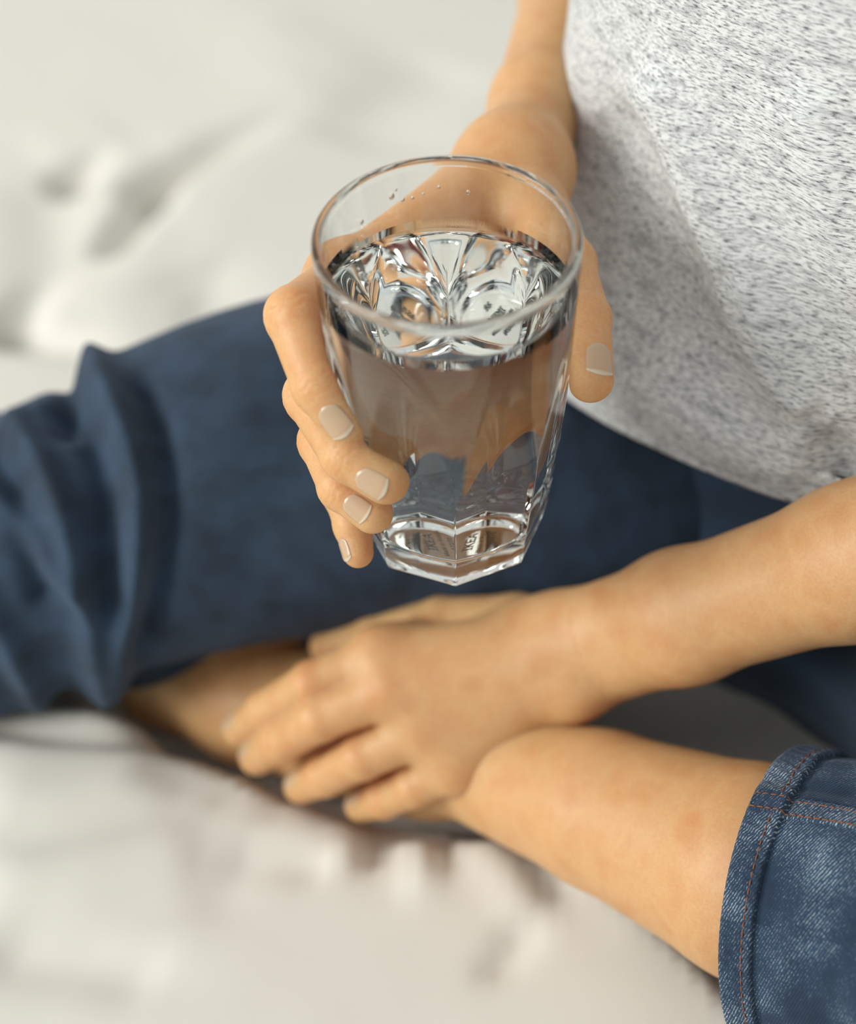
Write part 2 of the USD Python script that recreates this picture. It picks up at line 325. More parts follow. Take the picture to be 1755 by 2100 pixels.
for s_ in np.linspace(0.02, 1, 40):
    z = .019 + (zt - .019) * s_; r = Ri(z) + WO; wr.append(np.c_[r * np.sin(th), r * np.cos(th), z])
redge = Ri(zt)
for dr in (.0002, .0005, .0009, .0014, .002, .0028, .004, .006, .010, .018, .028, .036, .0395):
    r = redge - dr; rise = .0012 * math.exp(-dr / .0011); wr.append(np.c_[r * np.sin(th), r * np.cos(th), wlevel(r, rise)])
wv, wf = lathe_rows(wr); wt = trimesh.Trimesh(g2w(wv), wf, process=False)
if wt.volume < 0: wf = wf[:, ::-1]
wb = obj('water', (g2w(wv), wf), water_mat, smooth=True, label='still clear water filling the drinking glass to just below its rim', cat='water')
wc = wv[wf].mean(1); wr_ = np.hypot(wc[:, 0], wc[:, 1])
side = (wr_ > Ri(wc[:, 2]) - .00015) & (wc[:, 2] < wlevel_at(wc) + .0011) | (wc[:, 2] < .03)
subset(wb, 'side', np.nonzero(side)[0], wet_side_mat)
for k_, (px_, py_, r_) in enumerate(((803, 402, .0011), (826, 410, .0007), (846, 406, .0006), (868, 398, .0005), (900, 384, .0006), (960, 395, .0007), (812, 389, .0005), (742, 455, .0008))):
    ray = unit(P(px_, py_, 1) - CAM); s_ = .60                 # clings to the far inner wall
    for _ in range(60):
        q_ = w2g(CAM + ray * s_)[0]; s_ += .5 * (Ri(q_[2]) - math.hypot(q_[0], q_[1])) if q_[1] < 0 else .004
    dm = trimesh.creation.icosphere(2, r_); q_ = w2g(CAM + ray * s_)[0]; rad_ = unit([q_[0], q_[1], 0]); v_ = np.array(dm.vertices)
    v_ = v_ - np.outer(v_ @ rad_, rad_) * .55; v_[:, 2] *= 1.5
    obj('droplet', (g2w(v_ + q_), dm.faces), water_mat, wb, smooth=True)
# ------------------------------------------------------------------ the person: one continuous body
person = thing('person', 'person sitting cross-legged in blue jeans and a heather grey T-shirt, one hand holding the glass', 'person')
Rw = lambda x, f, z, r: g2w([[x * r / math.hypot(x, f), f * r / math.hypot(x, f), z]])[0]
# right hand: MCP, PIP, DIP, tip of each finger
RH = {
    'index':  ([Rw(-.040, -.049, .084, .0585), P(606, 648, .645), P(655, 792, .6385), P(710, 868, .6395)], [.0115, .0106, .0094, .0085]),
    'middle': ([Rw(-.034, -.046, .060, .0575), P(640, 812, .6605), P(712, 935, .645), P(791, 986, .6415)], [.0115, .0100, .0091, .0083]),
    'ring':   ([Rw(-.028, -.046, .037, .0550), P(664, 905, .672), P(700, 1000, .660), P(764, 1052, .6565)], [.011, .0092, .0082, .0074]),
    'little': ([Rw(-.022, -.042, .017, .0500), P(704, 1010, .690), P(724, 1078, .688), P(734, 1133, .686)], [.010, .0078, .0070, .0058]),
    'thumb':  ([P(1092, 428, .722), P(1156, 545, .694), P(1198, 655, .672), P(1211, 778, .660)], [.0125, .0116, .0096, .0084]),
}
LH = {
    'index':  ([P(778, 1350, .795), P(640, 1402, .797), P(548, 1455, .818), P(492, 1495, .840)], [.0114, .0098, .0090, .0080]),
    'middle': ([P(800, 1415, .786), P(655, 1473, .793), P(575, 1522, .813), P(528, 1552, .834)], [.0116, .0100, .0092, .0084]),
    'ring':   ([P(868, 1496, .788), P(742, 1554, .795), P(667, 1592, .812), P(618, 1613, .830)], [.0114, .0096, .0088, .0079]),
    'little': ([P(935, 1570, .790), P(848, 1614, .797), P(788, 1640, .810), P(740, 1652, .824)], [.0108, .0089, .0082, .0073]),
    'thumb':  ([P(1060, 1285, .806), P(905, 1278, .818), P(770, 1300, .834), P(672, 1326, .850)], [.014, .0115, .0100, .0085]),
}
def hand_sdf(p, hand, wrist, wr, palm_pts, kf=.0026, crease=True, kp=.007):
    d = None
    for nm, (j, r) in hand.items():
        c = chain(p, j, r, .0015)
        for k_ in (1, 2):
            c = smin(c, np.linalg.norm(p - np.asarray(j[k_]), axis=1) - r[k_] * 1.01, .002)
        if crease:                       # fine creases across the back of the end joints
            for k_, offs in ((2, (-.0022, 0, .0022)), (1, (-.003, .0))):
                if nm == 'little' or (k_ == 1 and nm == 'thumb'): continue
                t_ = unit(j[k_ + 1] - j[k_]); w_ = p - j[k_]; near = np.linalg.norm(w_, axis=1) < .02; x_ = w_ @ t_
                back = smoothstep(-.2, .5, (w_ @ unit(-FW - EZ * .2)) / (np.linalg.norm(w_, axis=1) + 1e-9))
                for o_ in offs: c = c + near * back * .00042 * np.exp(-((x_ - o_ - .0006 * np.sin(w_ @ np.cross(t_, FW) * 900)) / .00075) ** 2)
        d = c if d is None else smin(d, c, kf)
    pal = None
    for nm in ('index', 'middle', 'ring', 'little'):
        j, r = hand[nm]; m = j[0]
        c = cone(p, wrist, m, wr, r[0] * 1.04); pal = c if pal is None else smin(pal, c, .014)
    for a, b, ra, rb in palm_pts: pal = smin(pal, cone(p, a, b, ra, rb), .012)
    return smin(d, pal, kp)
R_palm = [(RH['index'][0][0], RH['little'][0][0], .0115, .010), (wrist_r, RH['thumb'][0][0], .0155, .0130), (RH['thumb'][0][1], RH['index'][0][0], .009, .0095), (wrist_r, P(980, 640, .742), .018, .013),
          (wrist_r, Rw(.004, -.05, .042, .060), .0175, .0125), (Rw(.004, -.05, .042, .060), RH['little'][0][0], .0125, .010), (Rw(.020, -.05, .055, .062), Rw(.004, -.05, .042, .060), .014, .0125)]
L_palm = [(LH['index'][0][0], LH['little'][0][0], .0105, .0095), (wrist_l, LH['thumb'][0][0], .020, .014), (LH['thumb'][0][1], LH['index'][0][0], .008, .0085),
          (P(1075, 1340, .795), P(920, 1440, .800), .017, .014)]
def right_arm(p):
    d = hand_sdf(p, RH, wrist_r, .0165, R_palm)
    w2 = wrist_r + unit(np.cross(fore_r - wrist_r, FW)) * .0055
    arm = chain(p, [wrist_r, wrist_r + (fore_r - wrist_r) * .35, fore_r, elb_r], [.0170, .0205, .0290, .038], .010)
    d = smin(d, arm, .012)
    g = w2g(p); gs = glass_sdf(g)
    return smax(d, -(gs - .00015), .0012)
def left_arm(p):
    d = hand_sdf(p, LH, wrist_l, .0185, L_palm, .0004, False, .004)
    u = unit(np.cross(fore_l - wrist_l, FW))
    m = P(1400, 1265, .745)
    for s in (-1, 1):
        d = smin(d, chain(p, [P(1180, 1338, .782) + u * s * .0075, m + u * s * .006, fore_l + u * s * .004, elb_l], [.0180, .0195, .0240, .038], .012), .010)
    d = smin(d, np.linalg.norm(p - P(1175, 1425, .772), axis=1) - .0085, .014)       # wrist bone
    return d
calf_in = P(1556, 1790, .714) - HC_
calf_pts = [trouser_axis(t)[0] + calf_in * (1 - t) for t in (1, .7, .4)] + [P(1556, 1790, .714), P(1240, 1662, .765), P(940, 1545, .825)]
def left_leg(p):
    d = chain(p, calf_pts, [.043, .043, .0425, .0415, .0325, .0265], .005)
    foot = chain(p, [P(860, 1540, .845), P(690, 1480, .875), P(520, 1432, .900), P(330, 1405, .925)], [.028, .029, .0285, .021], .02)
    d = smin(d, foot, .02); d = smin(d, np.linalg.norm(p - P(905, 1520, .855), axis=1) - .030, .02)
    return d
knee_r2 = knee_r + np.array([.01, 0, 0])
ankle_r = np.array([.10, .70, .045])
def core(p):
    up_ = np.array([0, 0, 1.0])
    d = ell(p, tz(.30), (TR, TF, up_), (.125, .085, .22))
    d = smin(d, ell(p, tz(.48), (TR, TF, up_), (.145, .09, .15)), .05)
    d = smin(d, ell(p, tz(.12, -.01), (TR, TF, up_), (.145, .10, .10)), .05)
    d = smin(d, chain(p, [tz(.57, 0, .13), tz(.57, 0, -.13)], [.048, .048]), .05)
    d = smin(d, chain(p, [tz(.58, -.01), tz(.70, .02)], [.055, .050]), .04)
    for s, e, k in ((sho_r, elb_r, 1), (sho_l, elb_l, -1)): d = smin(d, chain(p, [s, e], [.046, .037]), .03)
    d = smin(d, chain(p, [hip_r, knee_r], [.072, .050]), .04); d = smin(d, chain(p, [hip_l, knee_l], [.072, .050]), .04)
    d = smin(d, chain(p, [knee_r2, ankle_r], [.048, .030]), .02)
    return d
HD = tz(.80, .045); hf, hr_ = unit(TF + np.array([0, 0, -.35])), TR; hu = np.cross(hr_, hf); hu = hu if hu[2] > 0 else -hu
HA = (hr_, hf, hu)
def hp(r, f, u): return HD + hr_ * r + hf * f + hu * u
def head(p):
    d = ell(p, hp(0, -.012, .025), HA, (.073, .093, .085))
    d = smin(d, ell(p, hp(0, .020, -.035), HA, (.058, .066, .072)), .03)
    d = smin(d, np.linalg.norm(p - hp(0, .068, -.092), axis=1) - .020, .03)
    d = smin(d, chain(p, [hp(0, .086, .012), hp(0, .103, -.026)], [.007, .0115], .01), .012)
    for s in (-1, 1):
        d = smin(d, np.linalg.norm(p - hp(s * .011, .092, -.030), axis=1) - .007, .006)
        d = smax(d, -(np.linalg.norm(p - hp(s * .032, .100, .008), axis=1) - .016), .012)
        lid = np.maximum(np.linalg.norm(p - hp(s * .032, .0745, .005), axis=1) - .0136, -((p - hp(s * .032, .0745, .0045)) @ hu)); d = smin(d, lid, .002)
        lid = np.maximum(np.linalg.norm(p - hp(s * .032, .0745, .005), axis=1) - .0132, (p - hp(s * .032, .0745, -.001)) @ hu); d = smin(d, lid, .002)
        d = smin(d, ell(p, hp(s * .070, -.008, -.008), HA, (.007, .018, .030)), .006)
        d = smin(d, np.linalg.norm(p - hp(s * .036, .064, -.025), axis=1) - .020, .02)
    d = smin(d, chain(p, [hp(-.018, .080, -.059), hp(0, .087, -.0575), hp(.018, .080, -.059)], [.003, .0055, .003], .004), .004)
    d = smin(d, chain(p, [hp(-.015, .079, -.068), hp(0, .085, -.0695), hp(.015, .079, -.068)], [.003, .006, .003], .004), .004)
    d = smin(d, chain(p, [tz(.68, .015), hp(0, -.01, -.03)], [.050, .052]), .03)
    return d
def bounds(pts, pad): pts = np.array(pts); return pts.min(0) - pad, pts.max(0) + pad
pieces = []
hp_r = [q for j, r in RH.values() for q in j] + [wrist_r]; hp_l = [q for j, r in LH.values() for q in j] + [wrist_l]
def clipped(f, pt, n): return lambda p: np.maximum(f(p), (p - pt) @ n)          # closes a limb off where another piece takes over
cut_r, nr = wrist_r + (fore_r - wrist_r) * .10, unit(fore_r - wrist_r)
pieces.append(surface(clipped(right_arm, cut_r, nr), *bounds(hp_r, .03), .0011))
pieces.append(surface(clipped(right_arm, cut_r - nr * .0012, -nr), *bounds([cut_r, fore_r, elb_r], .045), .0026))
cut_l, nl_ = P(1250, 1320, .773), unit(fore_l - wrist_l)
pieces.append(surface(clipped(left_arm, cut_l, nl_), *bounds(hp_l + [cut_l], .035), .0015))
pieces.append(surface(clipped(left_arm, cut_l - nl_ * .0018, -nl_), *bounds([cut_l, fore_l, elb_l], .045), .0026))
pieces.append(surface(left_leg, *bounds(calf_pts + [P(330, 1405, .925)], .06), .0026))
pieces.append(surface(core, (-.40, .18, -.06), (.50, 1.02, .80), .007))
pieces.append(surface(head, HD - .21, HD + .18, .0035))
body_m = to_manifold(pieces[0])
for t in pieces[1:]: body_m = body_m + to_manifold(t)
body = obj('body', body_m, skin, person, smooth=True)

def nail(hand, sdf, name, side, wrap=.92, length=.0128, past=.25):
    j, r = hand[name]; a, b = j[2], j[3]; sdf = lambda p: chain(p, j, r, .0015); ax = unit(b - a)
    n = unit(side - ax * (side @ ax)); bi = np.cross(ax, n)
    NU, NV = 21, 25; U, V = np.meshgrid(np.linspace(-1, 1, NU), np.linspace(0, 1, NV))
    # outline: rounded at the cuticle, slightly rounded at the free edge
    end = b + ax * (r[3] * past); wid = wrap * (.80 + .20 * np.sin(np.clip(V * 1.4, 0, 1) * np.pi / 2)) 
    t_ = V + (U ** 2) * (.20 * (1 - V) ** 1.2 - .16 * V ** 4)
    A = (end - ax * length)[None, None] + ax * (t_ * length)[..., None]
    ang = U * wid; D = n * np.cos(ang)[..., None] + bi * np.sin(ang)[..., None]
    A, D = A.reshape(-1, 3), D.reshape(-1, 3); s_ = np.full(len(A), .014)
    for _ in range(40): s_ -= np.clip(sdf(A + D * s_[:, None]), -.002, .002) * .7
    s_ = s_.reshape(NV, NU)
    k = int(NV * .72)
    for iv in range(k, NV): s_[iv] = np.maximum(s_[iv], s_[k] - .0011 * ((iv - k) / (NV - k)) ** 2)       # the plate bridges the falling fingertip
    edge = np.clip((np.abs(U) - .86) / .14, 0, 1) ** 1.5; cut = np.clip((.10 - V) / .10, 0, 1)
    lift = .00030 - .00065 * edge - .0006 * cut
    outer = A + D * (s_ + lift).ravel()[:, None]; inner = A + D * (s_ + lift - .0007).ravel()[:, None]
    v = np.vstack([outer, inner]); uv = np.vstack([np.c_[U.ravel() * .5 + .5, V.ravel()]] * 2); n1_ = NU * NV
    q = np.arange(n1_).reshape(NV, NU); a_, b_, c_, d_ = q[:-1, :-1].ravel(), q[1:, :-1].ravel(), q[1:, 1:].ravel(), q[:-1, 1:].ravel()
    f = np.vstack([np.c_[a_, c_, b_], np.c_[a_, d_, c_]]); rim = np.r_[q[:-1, 0], q[-1, :-1], q[:0:-1, -1], q[0, :0:-1]]; rn_ = np.roll(rim, -1)
    f = np.vstack([f, f[:, ::-1] + n1_, np.c_[rim, rn_, rn_ + n1_], np.c_[rim, rn_ + n1_, rim + n1_]])
    if trimesh.Trimesh(v, f, process=False).volume < 0: f = f[:, ::-1]
    obj('fingernail', (v, f), nail_mat, body, smooth=50 if False else True, uv=uv)
def radial(p): g = w2g(p)[0]; return unit(EX * g[0] + EF * g[1])
nail(RH, right_arm, 'index', -FW + radial(RH['index'][0][3]) * .35 - EX * .12, wrap=.66, length=.0135, past=.45)
nail(RH, right_arm, 'middle', -FW + EF * .2 - EZ * .45, wrap=.66, length=.0128, past=.5)
nail(RH, right_arm, 'ring', -FW - EX * .25 - EZ * .2, wrap=.66, length=.0110, past=.2)
nail(RH, right_arm, 'little', -EX * .9 - FW * .55, wrap=.62, length=.0095, past=.55)
nail(RH, right_arm, 'thumb', EX * .42 - FW, wrap=.74, length=.0135, past=.35)
up3 = np.array([0, 0, 1.0])
for nm in ('index', 'middle', 'ring', 'little'): nail(LH, left_arm, nm, up3 * .8 - EX * .6, wrap=.66, length=.0115)
for s in (-1, 1):
    e = trimesh.creation.icosphere(3, .0115); e.apply_translation(hp(s * .032, .0745, .005)); eb = obj('eye', e, eye_mat, body, label='eye')
    i_ = trimesh.creation.icosphere(2, .0055); i_.apply_translation(hp(s * .032, .0808, .002)); obj('iris', i_, iris_mat, body)
def hair(p):
    d = ell(p, hp(0, -.018, .022), HA, (.086, .104, .096)); d = smin(d, chain(p, [hp(0, -.075, -.02), hp(0, -.085, -.17)], [.065, .045]), .04)
    for s in (-1, 1): d = smin(d, chain(p, [hp(s * .066, -.02, .03), hp(s * .074, -.03, -.14)], [.026, .022]), .03)
    face = ell(p, hp(0, .075, -.030), HA, (.056, .070, .085)); wv = .0015 * np.sin(np.arctan2((p - HD) @ hr_, (p - HD) @ hf) * 70)
    return smax(d, -face, .015) + wv
obj('hair', surface(hair, HD - .22, HD + .17, .0045), hair_mat, person, label='brown hair falling behind the shoulders')

# ------------------------------------------------------------------ jeans
def tube_sheet(center, rad, ref, n, sides, extra=None):
    """a cloth tube: centre line and radius along it, angle 0 towards ref; returns vertex grid, outward normals, axial length, angles"""
    c = spline(center, n); s = np.r_[0, np.cumsum(np.linalg.norm(np.diff(c, axis=0), axis=1))]
    r = np.interp(np.linspace(0, 1, n), np.linspace(0, 1, len(rad)), rad); t = np.gradient(c, axis=0); t /= np.linalg.norm(t, axis=1)[:, None]
    a = np.linspace(0, 2 * np.pi, sides + 1); G = np.zeros((n, sides + 1, 3)); N = np.zeros_like(G)
    for i in range(n):
        e1 = unit(ref - t[i] * (ref @ t[i])); e2 = np.cross(t[i], e1)
        N[i] = np.cos(a)[:, None] * e1 + np.sin(a)[:, None] * e2; G[i] = c[i] + N[i] * r[i]
    return G, N, s, a, r
def grid_faces(n, m):
    q = np.arange(n * m).reshape(n, m); a, b, c, d = q[:-1, :-1].ravel(), q[1:, :-1].ravel(), q[1:, 1:].ravel(), q[:-1, 1:].ravel()
    return np.vstack([np.c_[a, b, c], np.c_[a, c, d]])
def shell(G, N, thick, uv):
    """cloth grid given thickness inwards, closed at its two ends"""
    n, m = G.shape[:2]; f = grid_faces(n, m); v = np.vstack([G.reshape(-1, 3), (G - N * thick).reshape(-1, 3)]); k = n * m
    q = np.arange(k).reshape(n, m); F = [f, f[:, ::-1] + k]
    for row, fl in ((q[0], 1), (q[-1], 0)):
        x, y = row[:-1], row[1:]; a = np.vstack([np.c_[x, y, y + k], np.c_[x, y + k, x + k]]); F.append(a[:, ::-1] if fl else a)
    F = np.vstack(F); uv2 = np.vstack([uv.reshape(-1, 2)] * 2)
    t = trimesh.Trimesh(v, F, process=False)
    if t.volume < 0: F = F[:, ::-1]
    return v, F, uv2
JV, JF, JU = [], [], []
def jeans_add(v, f, uv): JF.append(np.asarray(f) + sum(len(x) for x in JV)); JV.append(np.asarray(v)); JU.append(np.asarray(uv))
# right leg, folded across the picture, gathered in folds towards its knee
RLEG = [tz(.125, .0, .06), P(1250, 1015, .905), P(930, 975, .885), P(600, 962, .865), P(300, 1050, .862), P(0, 1158, .868), P(-220, 1225, .875)]
G, N, s, a, r = tube_sheet(RLEG, [.098, .093, .087, .0815, .0738, .0635, .060], -FW, 260, 240)
flat = G.reshape(-1, 3); nn = N.reshape(-1, 3); px, py, _ = proj(flat); pp = np.c_[px, py]
facing = smoothstep(-.45, .1, -(nn @ FW)); disp = np.zeros(len(flat))
for line, w, h in [
    ([(192, 742), (215, 790), (245, 850), (275, 930), (292, 1010), (285, 1130), (262, 1260), (225, 1400), (170, 1470)], 34, .0105),
    ([(290, 800), (320, 870), (340, 960), (345, 1060), (325, 1190), (290, 1330)], 26, -.0085),
    ([(130, 830), (185, 900), (215, 1020), (222, 1130), (228, 1230)], 30, -.0095),
    ([(40, 880), (90, 950), (125, 1030), (150, 1130), (185, 1260), (190, 1400)], 30, .0100),
    ([(-60, 900), (20, 1000), (60, 1120), (85, 1220)], 30, -.0080),
    ([(-120, 900), (-20, 985), (50, 1080), (100, 1160), (150, 1200)], 26, .0075), ([(-60, 1200), (10, 1300), (60, 1400), (110, 1480)], 30, .007),
    ([(-60, 1440), (60, 1455), (190, 1450)], 30, .007), ([(140, 790), (115, 835), (125, 880)], 20, -.007), ([(60, 850), (90, 830), (110, 815)], 16, .003), ([(640, 640), (520, 780), (420, 960)], 70, .0025), ([(760, 760), (600, 950), (520, 1150)], 60, -.002)]:
    d, t = polyline_dist(pp, line); disp += h * np.exp(-(d / w) ** 2)
disp = disp * facing + .0012 * (meshkit.fbm(flat * 45, 3, 4) - .5)
G = (flat + nn * disp[:, None]).reshape(G.shape)
uv = np.stack([np.broadcast_to(a, G.shape[:2]) * .08, np.broadcast_to(s[:, None], G.shape[:2])], -1)
jeans_add(*shell(G, N, .0012, uv))
def pelvis(p):
    up_ = np.array([0, 0, 1.0])
    d = ell(p, tz(.125, -.015), (TR, TF, up_), (.172, .122, .108)); d = smin(d, chain(p, [hip_l, knee_l + np.array([.012, .0, .0])], [.090, .066]), .04)
    d = smin(d, chain(p, [hip_r, hip_r + (knee_r - hip_r) * .3], [.090, .088]), .04)
    d = smin(d, chain(p, [knee_r + np.array([.02, .03, -.02]), ankle_r + np.array([-.06, .0, .012])], [.068, .058]), .03)
    d = smin(d, np.linalg.norm(p - (knee_r + np.array([.004, .004, -.006])), axis=1) - .064, .03)
    return d + .006 * (meshkit.fbm(p * 22, 3, 2) - .5)
pm = surface(pelvis, (-.36, .2, -.02), (.50, .92, .32), .006)
jeans_add(pm.vertices, pm.faces, np.c_[pm.vertices[:, 0] * .8 + pm.vertices[:, 1] * .5, pm.vertices[:, 2] + .4 * pm.vertices[:, 1]])
# left leg: turned at the shin, the hem open towards the ankle
LLEG = trouser_axis(np.linspace(0, 1, 24))
G, N, s, a, r = tube_sheet(LLEG, [.0565, .0590, .063, .067], -FW, 220, 360)
flat = G.reshape(-1, 3); nn = N.reshape(-1, 3)
S2, A2 = np.meshgrid(s, a, indexing='ij'); s1, a1 = S2.ravel(), (A2.ravel() + np.pi) % (2 * np.pi) - np.pi
seam_a = -.80
def wrinkle(s1, a1):
    a1 = -a1
    return .0016 * np.exp(-((s1 - .032 - .010 * np.sin(a1 * 1.5)) / .006) ** 2) * smoothstep(.75, .3, np.abs(a1 - .1)) + .0035 * np.exp(-((s1 - .075 - .01 * a1) / .012) ** 2) \
        + .0014 * np.exp(-((a1 - 1.25 - s1 * 4) / .10) ** 2) * smoothstep(.0, .02, s1) - .0012 * np.exp(-((a1 - .98) / .05) ** 2) + .0008 * np.sin(a1 * 9 + s1 * 60) * smoothstep(.02, .06, s1)
disp = wrinkle(s1, a1) - .0007 * np.exp(-((s1 - .0162) / .0013) ** 2)
G1 = (flat + nn * disp[:, None]).reshape(G.shape)
uv = np.stack([np.broadcast_to(a, G.shape[:2]) * .057, np.broadcast_to(s[:, None], G.shape[:2])], -1)
jeans = obj('jeans', (np.vstack(JV), np.vstack(JF)), denim_dark, person, smooth=True, uv=np.vstack(JU), label='dark blue denim jeans with the legs pulled up over the shins')
lv, lf, lu = shell(G1, N, .0012, uv)
obj('trouser_leg', (lv, lf), denim_worn, jeans, smooth=True, uv=lu, label='lower trouser leg pulled up over the shin, twill weave showing')
def on_leg(sv, av, lift=0.0):            # a point on the left trouser leg at axial length sv, angle av
    sv, av = np.atleast_1d(sv), np.atleast_1d(av); i = np.interp(sv, s, np.arange(len(s))); j = (av % (2 * np.pi)) / (2 * np.pi) * 360
    i0, j0 = np.clip(i.astype(int), 0, len(s) - 2), np.clip(j.astype(int), 0, 359); fi, fj = (i - i0)[:, None], (j - j0)[:, None]
    bl = lambda Q: (Q[i0, j0] * (1-fi) + Q[i0+1, j0] * fi) * (1-fj) + (Q[i0, j0+1] * (1-fi) + Q[i0+1, j0+1] * fi) * fj
    return bl(G1) + bl(N) * np.reshape(lift, (-1, 1))
# turned hem band with a roped edge
hs = np.array([-.0004, -.0010, -.0008, .0, .0012, .003, .006, .0092, .0102, .0112, .0130, .0140, .0144, .0144]); hl = np.array([-.0010, .0000, .0012, .0020, .0023, .0023, .0022, .0021, .0016, .0021, .0020, .0016, .0006, -.0004])
ah = np.linspace(0, 2 * np.pi, 721); HG = np.zeros((len(hs), len(ah), 3)); HN = np.zeros_like(HG)
for i, (sv, lv) in enumerate(zip(hs, hl)):
    pk = lv + (.00035 * np.sin(ah * 78 - sv * 700) * (1 if 0 < sv < .0135 else .3)); base = on_leg(np.full_like(ah, max(sv, 0.0)), ah, pk)
    HG[i] = base + NH * max(-sv, 0) ; HN[i] = (np.cos(ah)[:, None] * unit(-FW + NH * (FW @ NH)) + np.sin(ah)[:, None] * np.cross(-NH, unit(-FW + NH * (FW @ NH))))
huv = np.stack([np.broadcast_to(ah * .057, HG.shape[:2]), np.broadcast_to(hs[:, None], HG.shape[:2])], -1)
hem_v, hem_f, hem_u = shell(HG, HN, .0008, huv)
hem = obj('hem', (hem_v, hem_f), denim_edge, jeans, smooth=True, uv=hem_u, label='worn turned hem at the shin')
def stitches(path_fn, n, fill=.80, rad=.00030):
    vs, fs, k = [], [], 0
    for i in range(n):
        t = np.linspace(i / n, (i + fill) / n, 6); q = path_fn(t, .00022 * np.sin(np.linspace(0, np.pi, 6)) - .0001)
        v, f = tube_mesh(q, [rad * .5, rad, rad, rad, rad, rad * .5], 6); vs.append(v); fs.append(f + k); k += len(v)
    return np.vstack(vs), np.vstack(fs)
obj('hem_stitching', stitches(lambda t, l: on_leg(np.full_like(t, .0102), -1.9 + t * 4.0, .0019 + l), 78), thread, jeans, smooth=True, label='orange stitching along the hem')
# side seam: a felled ridge running from the hem to the knee, two rows of stitches
ss = np.linspace(.0005, .16, 150); da = -np.array([-.11, -.095, -.08, -.02, .04, .052, .058]); dl = np.array([-.0006, .0007, .0010, .0011, .0016, .0012, -.0006])
SG = np.zeros((len(ss), len(da), 3))
for j, (d_, l_) in enumerate(zip(da, dl)):
    lift = l_ + np.where(ss < .015, .0021, 0) + .00025 * np.sin(ss * 2 * np.pi / .0042 + d_ * 30)
    SG[:, j] = on_leg(ss, np.full_like(ss, seam_a + d_) , lift)
SN = np.zeros_like(SG); mid = on_leg(ss, np.full_like(ss, seam_a), 0); cc = spline(LLEG, 200); SN[:] = np.array([unit(m - cc[np.argmin(np.linalg.norm(cc - m, axis=1))]) for m in mid])[:, None, :]
suv = np.stack([np.broadcast_to(da * .057, SG.shape[:2]), np.broadcast_to(ss[:, None], SG.shape[:2])], -1)
sv_, sf_, su_ = shell(SG, SN, .0006, suv)
obj('side_seam', (sv_, sf_), denim_edge, jeans, smooth=50 if False else True, uv=su_, label='raised side seam worn pale along its ridge')
for off in (-.018, .085):
    obj('seam_stitching', stitches(lambda t, l: on_leg(.0005 + t * .155, np.full_like(t, seam_a + off), .0013 + np.where(t * .155 < .0145, .0021, 0) + l), 46), thread, jeans, smooth=True, label='orange stitching beside the side seam')

# ------------------------------------------------------------------ T-shirt
rings = [  # height, half width, half depth, forward shift, sideways shift
    (.120, .172, .112, .018, 0), (.150, .170, .113, .016, 0), (.205, .166, .1135, .010, 0), (.27, .160, .112, .004, 0), (.35, .156, .110, .004, 0), (.43, .157, .112, .006, 0), (.50, .168, .112, .004, 0), (.55, .196, .098, 0, 0), (.605, .196, .074, -.005, 0), (.645, .120, .070, -.008, 0), (.66, .072, .066, -.006, 0)]
rg = np.array(rings); NZ, NA = 330, 420
from scipy.interpolate import CubicSpline
cs = CubicSpline(np.linspace(0, 1, len(rg)), rg); vt = np.linspace(0, 1, NZ); R = cs(vt); aa = np.linspace(0, 2 * np.pi, NA + 1)
SH = np.zeros((NZ, NA + 1, 3)); SNn = np.zeros_like(SH)
hem_z = np.interp(aa, np.radians([0, 25, 55, 80, 100, 130, 180, 270, 360]), [.155, .190, .2145, .2225, .228, .228, .20, .11, .155])
for i in range(NZ):
    z_, A_, B_, fo, si = R[i]; e = 2.25
    ca, sa = np.cos(aa), np.sin(aa); x = A_ * np.sign(ca) * np.abs(ca) ** (2 / e); y = B_ * np.sign(sa) * np.abs(sa) ** (2 / e)
    zz = hem_z + (z_ - .120) * (.66 - hem_z) / (.66 - .120)
    SH[i] = TC + TR * x[:, None] + TF * (y + fo)[:, None] + np.c_[np.zeros((NA + 1, 2)), zz]
    n_ = TR * (x / A_ ** 2)[:, None] + TF * (y / B_ ** 2)[:, None]; SNn[i] = n_ / np.linalg.norm(n_, axis=1)[:, None]
flat = SH.reshape(-1, 3); nn = SNn.reshape(-1, 3); px, py, _ = proj(flat); pp = np.c_[px, py]; facing = smoothstep(-.2, .25, -(nn @ FW)); disp = np.zeros(len(flat))
for line, w, h in [([(1340, 200), (1400, 320), (1470, 500), (1540, 640), (1610, 760), (1680, 850)], 55, .010), ([(1260, 300), (1310, 420), (1380, 560)], 90, -.010),
                   ([(1250, 720), (1340, 800), (1460, 880), (1600, 950)], 60, .006), ([(1500, 560), (1560, 680), (1640, 790)], 16, -.0025), ([(1400, 300), (1460, 440), (1510, 560)], 14, -.0015),
                   ([(1680, 850), (1720, 930), (1740, 990)], 30, -.008), ([(1755, 560), (1700, 420), (1650, 250)], 60, .004)]:
    d, t = polyline_dist(pp, line); disp += h * np.exp(-(d / w) ** 2)
disp = disp * facing + .003 * (meshkit.fbm(flat * 14, 3, 6) - .5)
SH = (flat + nn * disp[:, None]).reshape(SH.shape)
tuv = np.stack([np.broadcast_to(aa * .14, SH.shape[:2]), SH[..., 2]], -1)
v_, f_, u_ = shell(SH, SNn, .0015, tuv)
shirt = obj('t_shirt', (v_, f_), heather, person, smooth=True, uv=u_, label='loose heather grey jersey T-shirt')
hb = [SH[0] + SNn[0] * o + np.array([0, 0, z_]) for o, z_ in ((-.0012, .0), (.0006, -.0008), (.0011, .0008), (.0011, .016), (.0004, .0175), (-.001, .0175))]
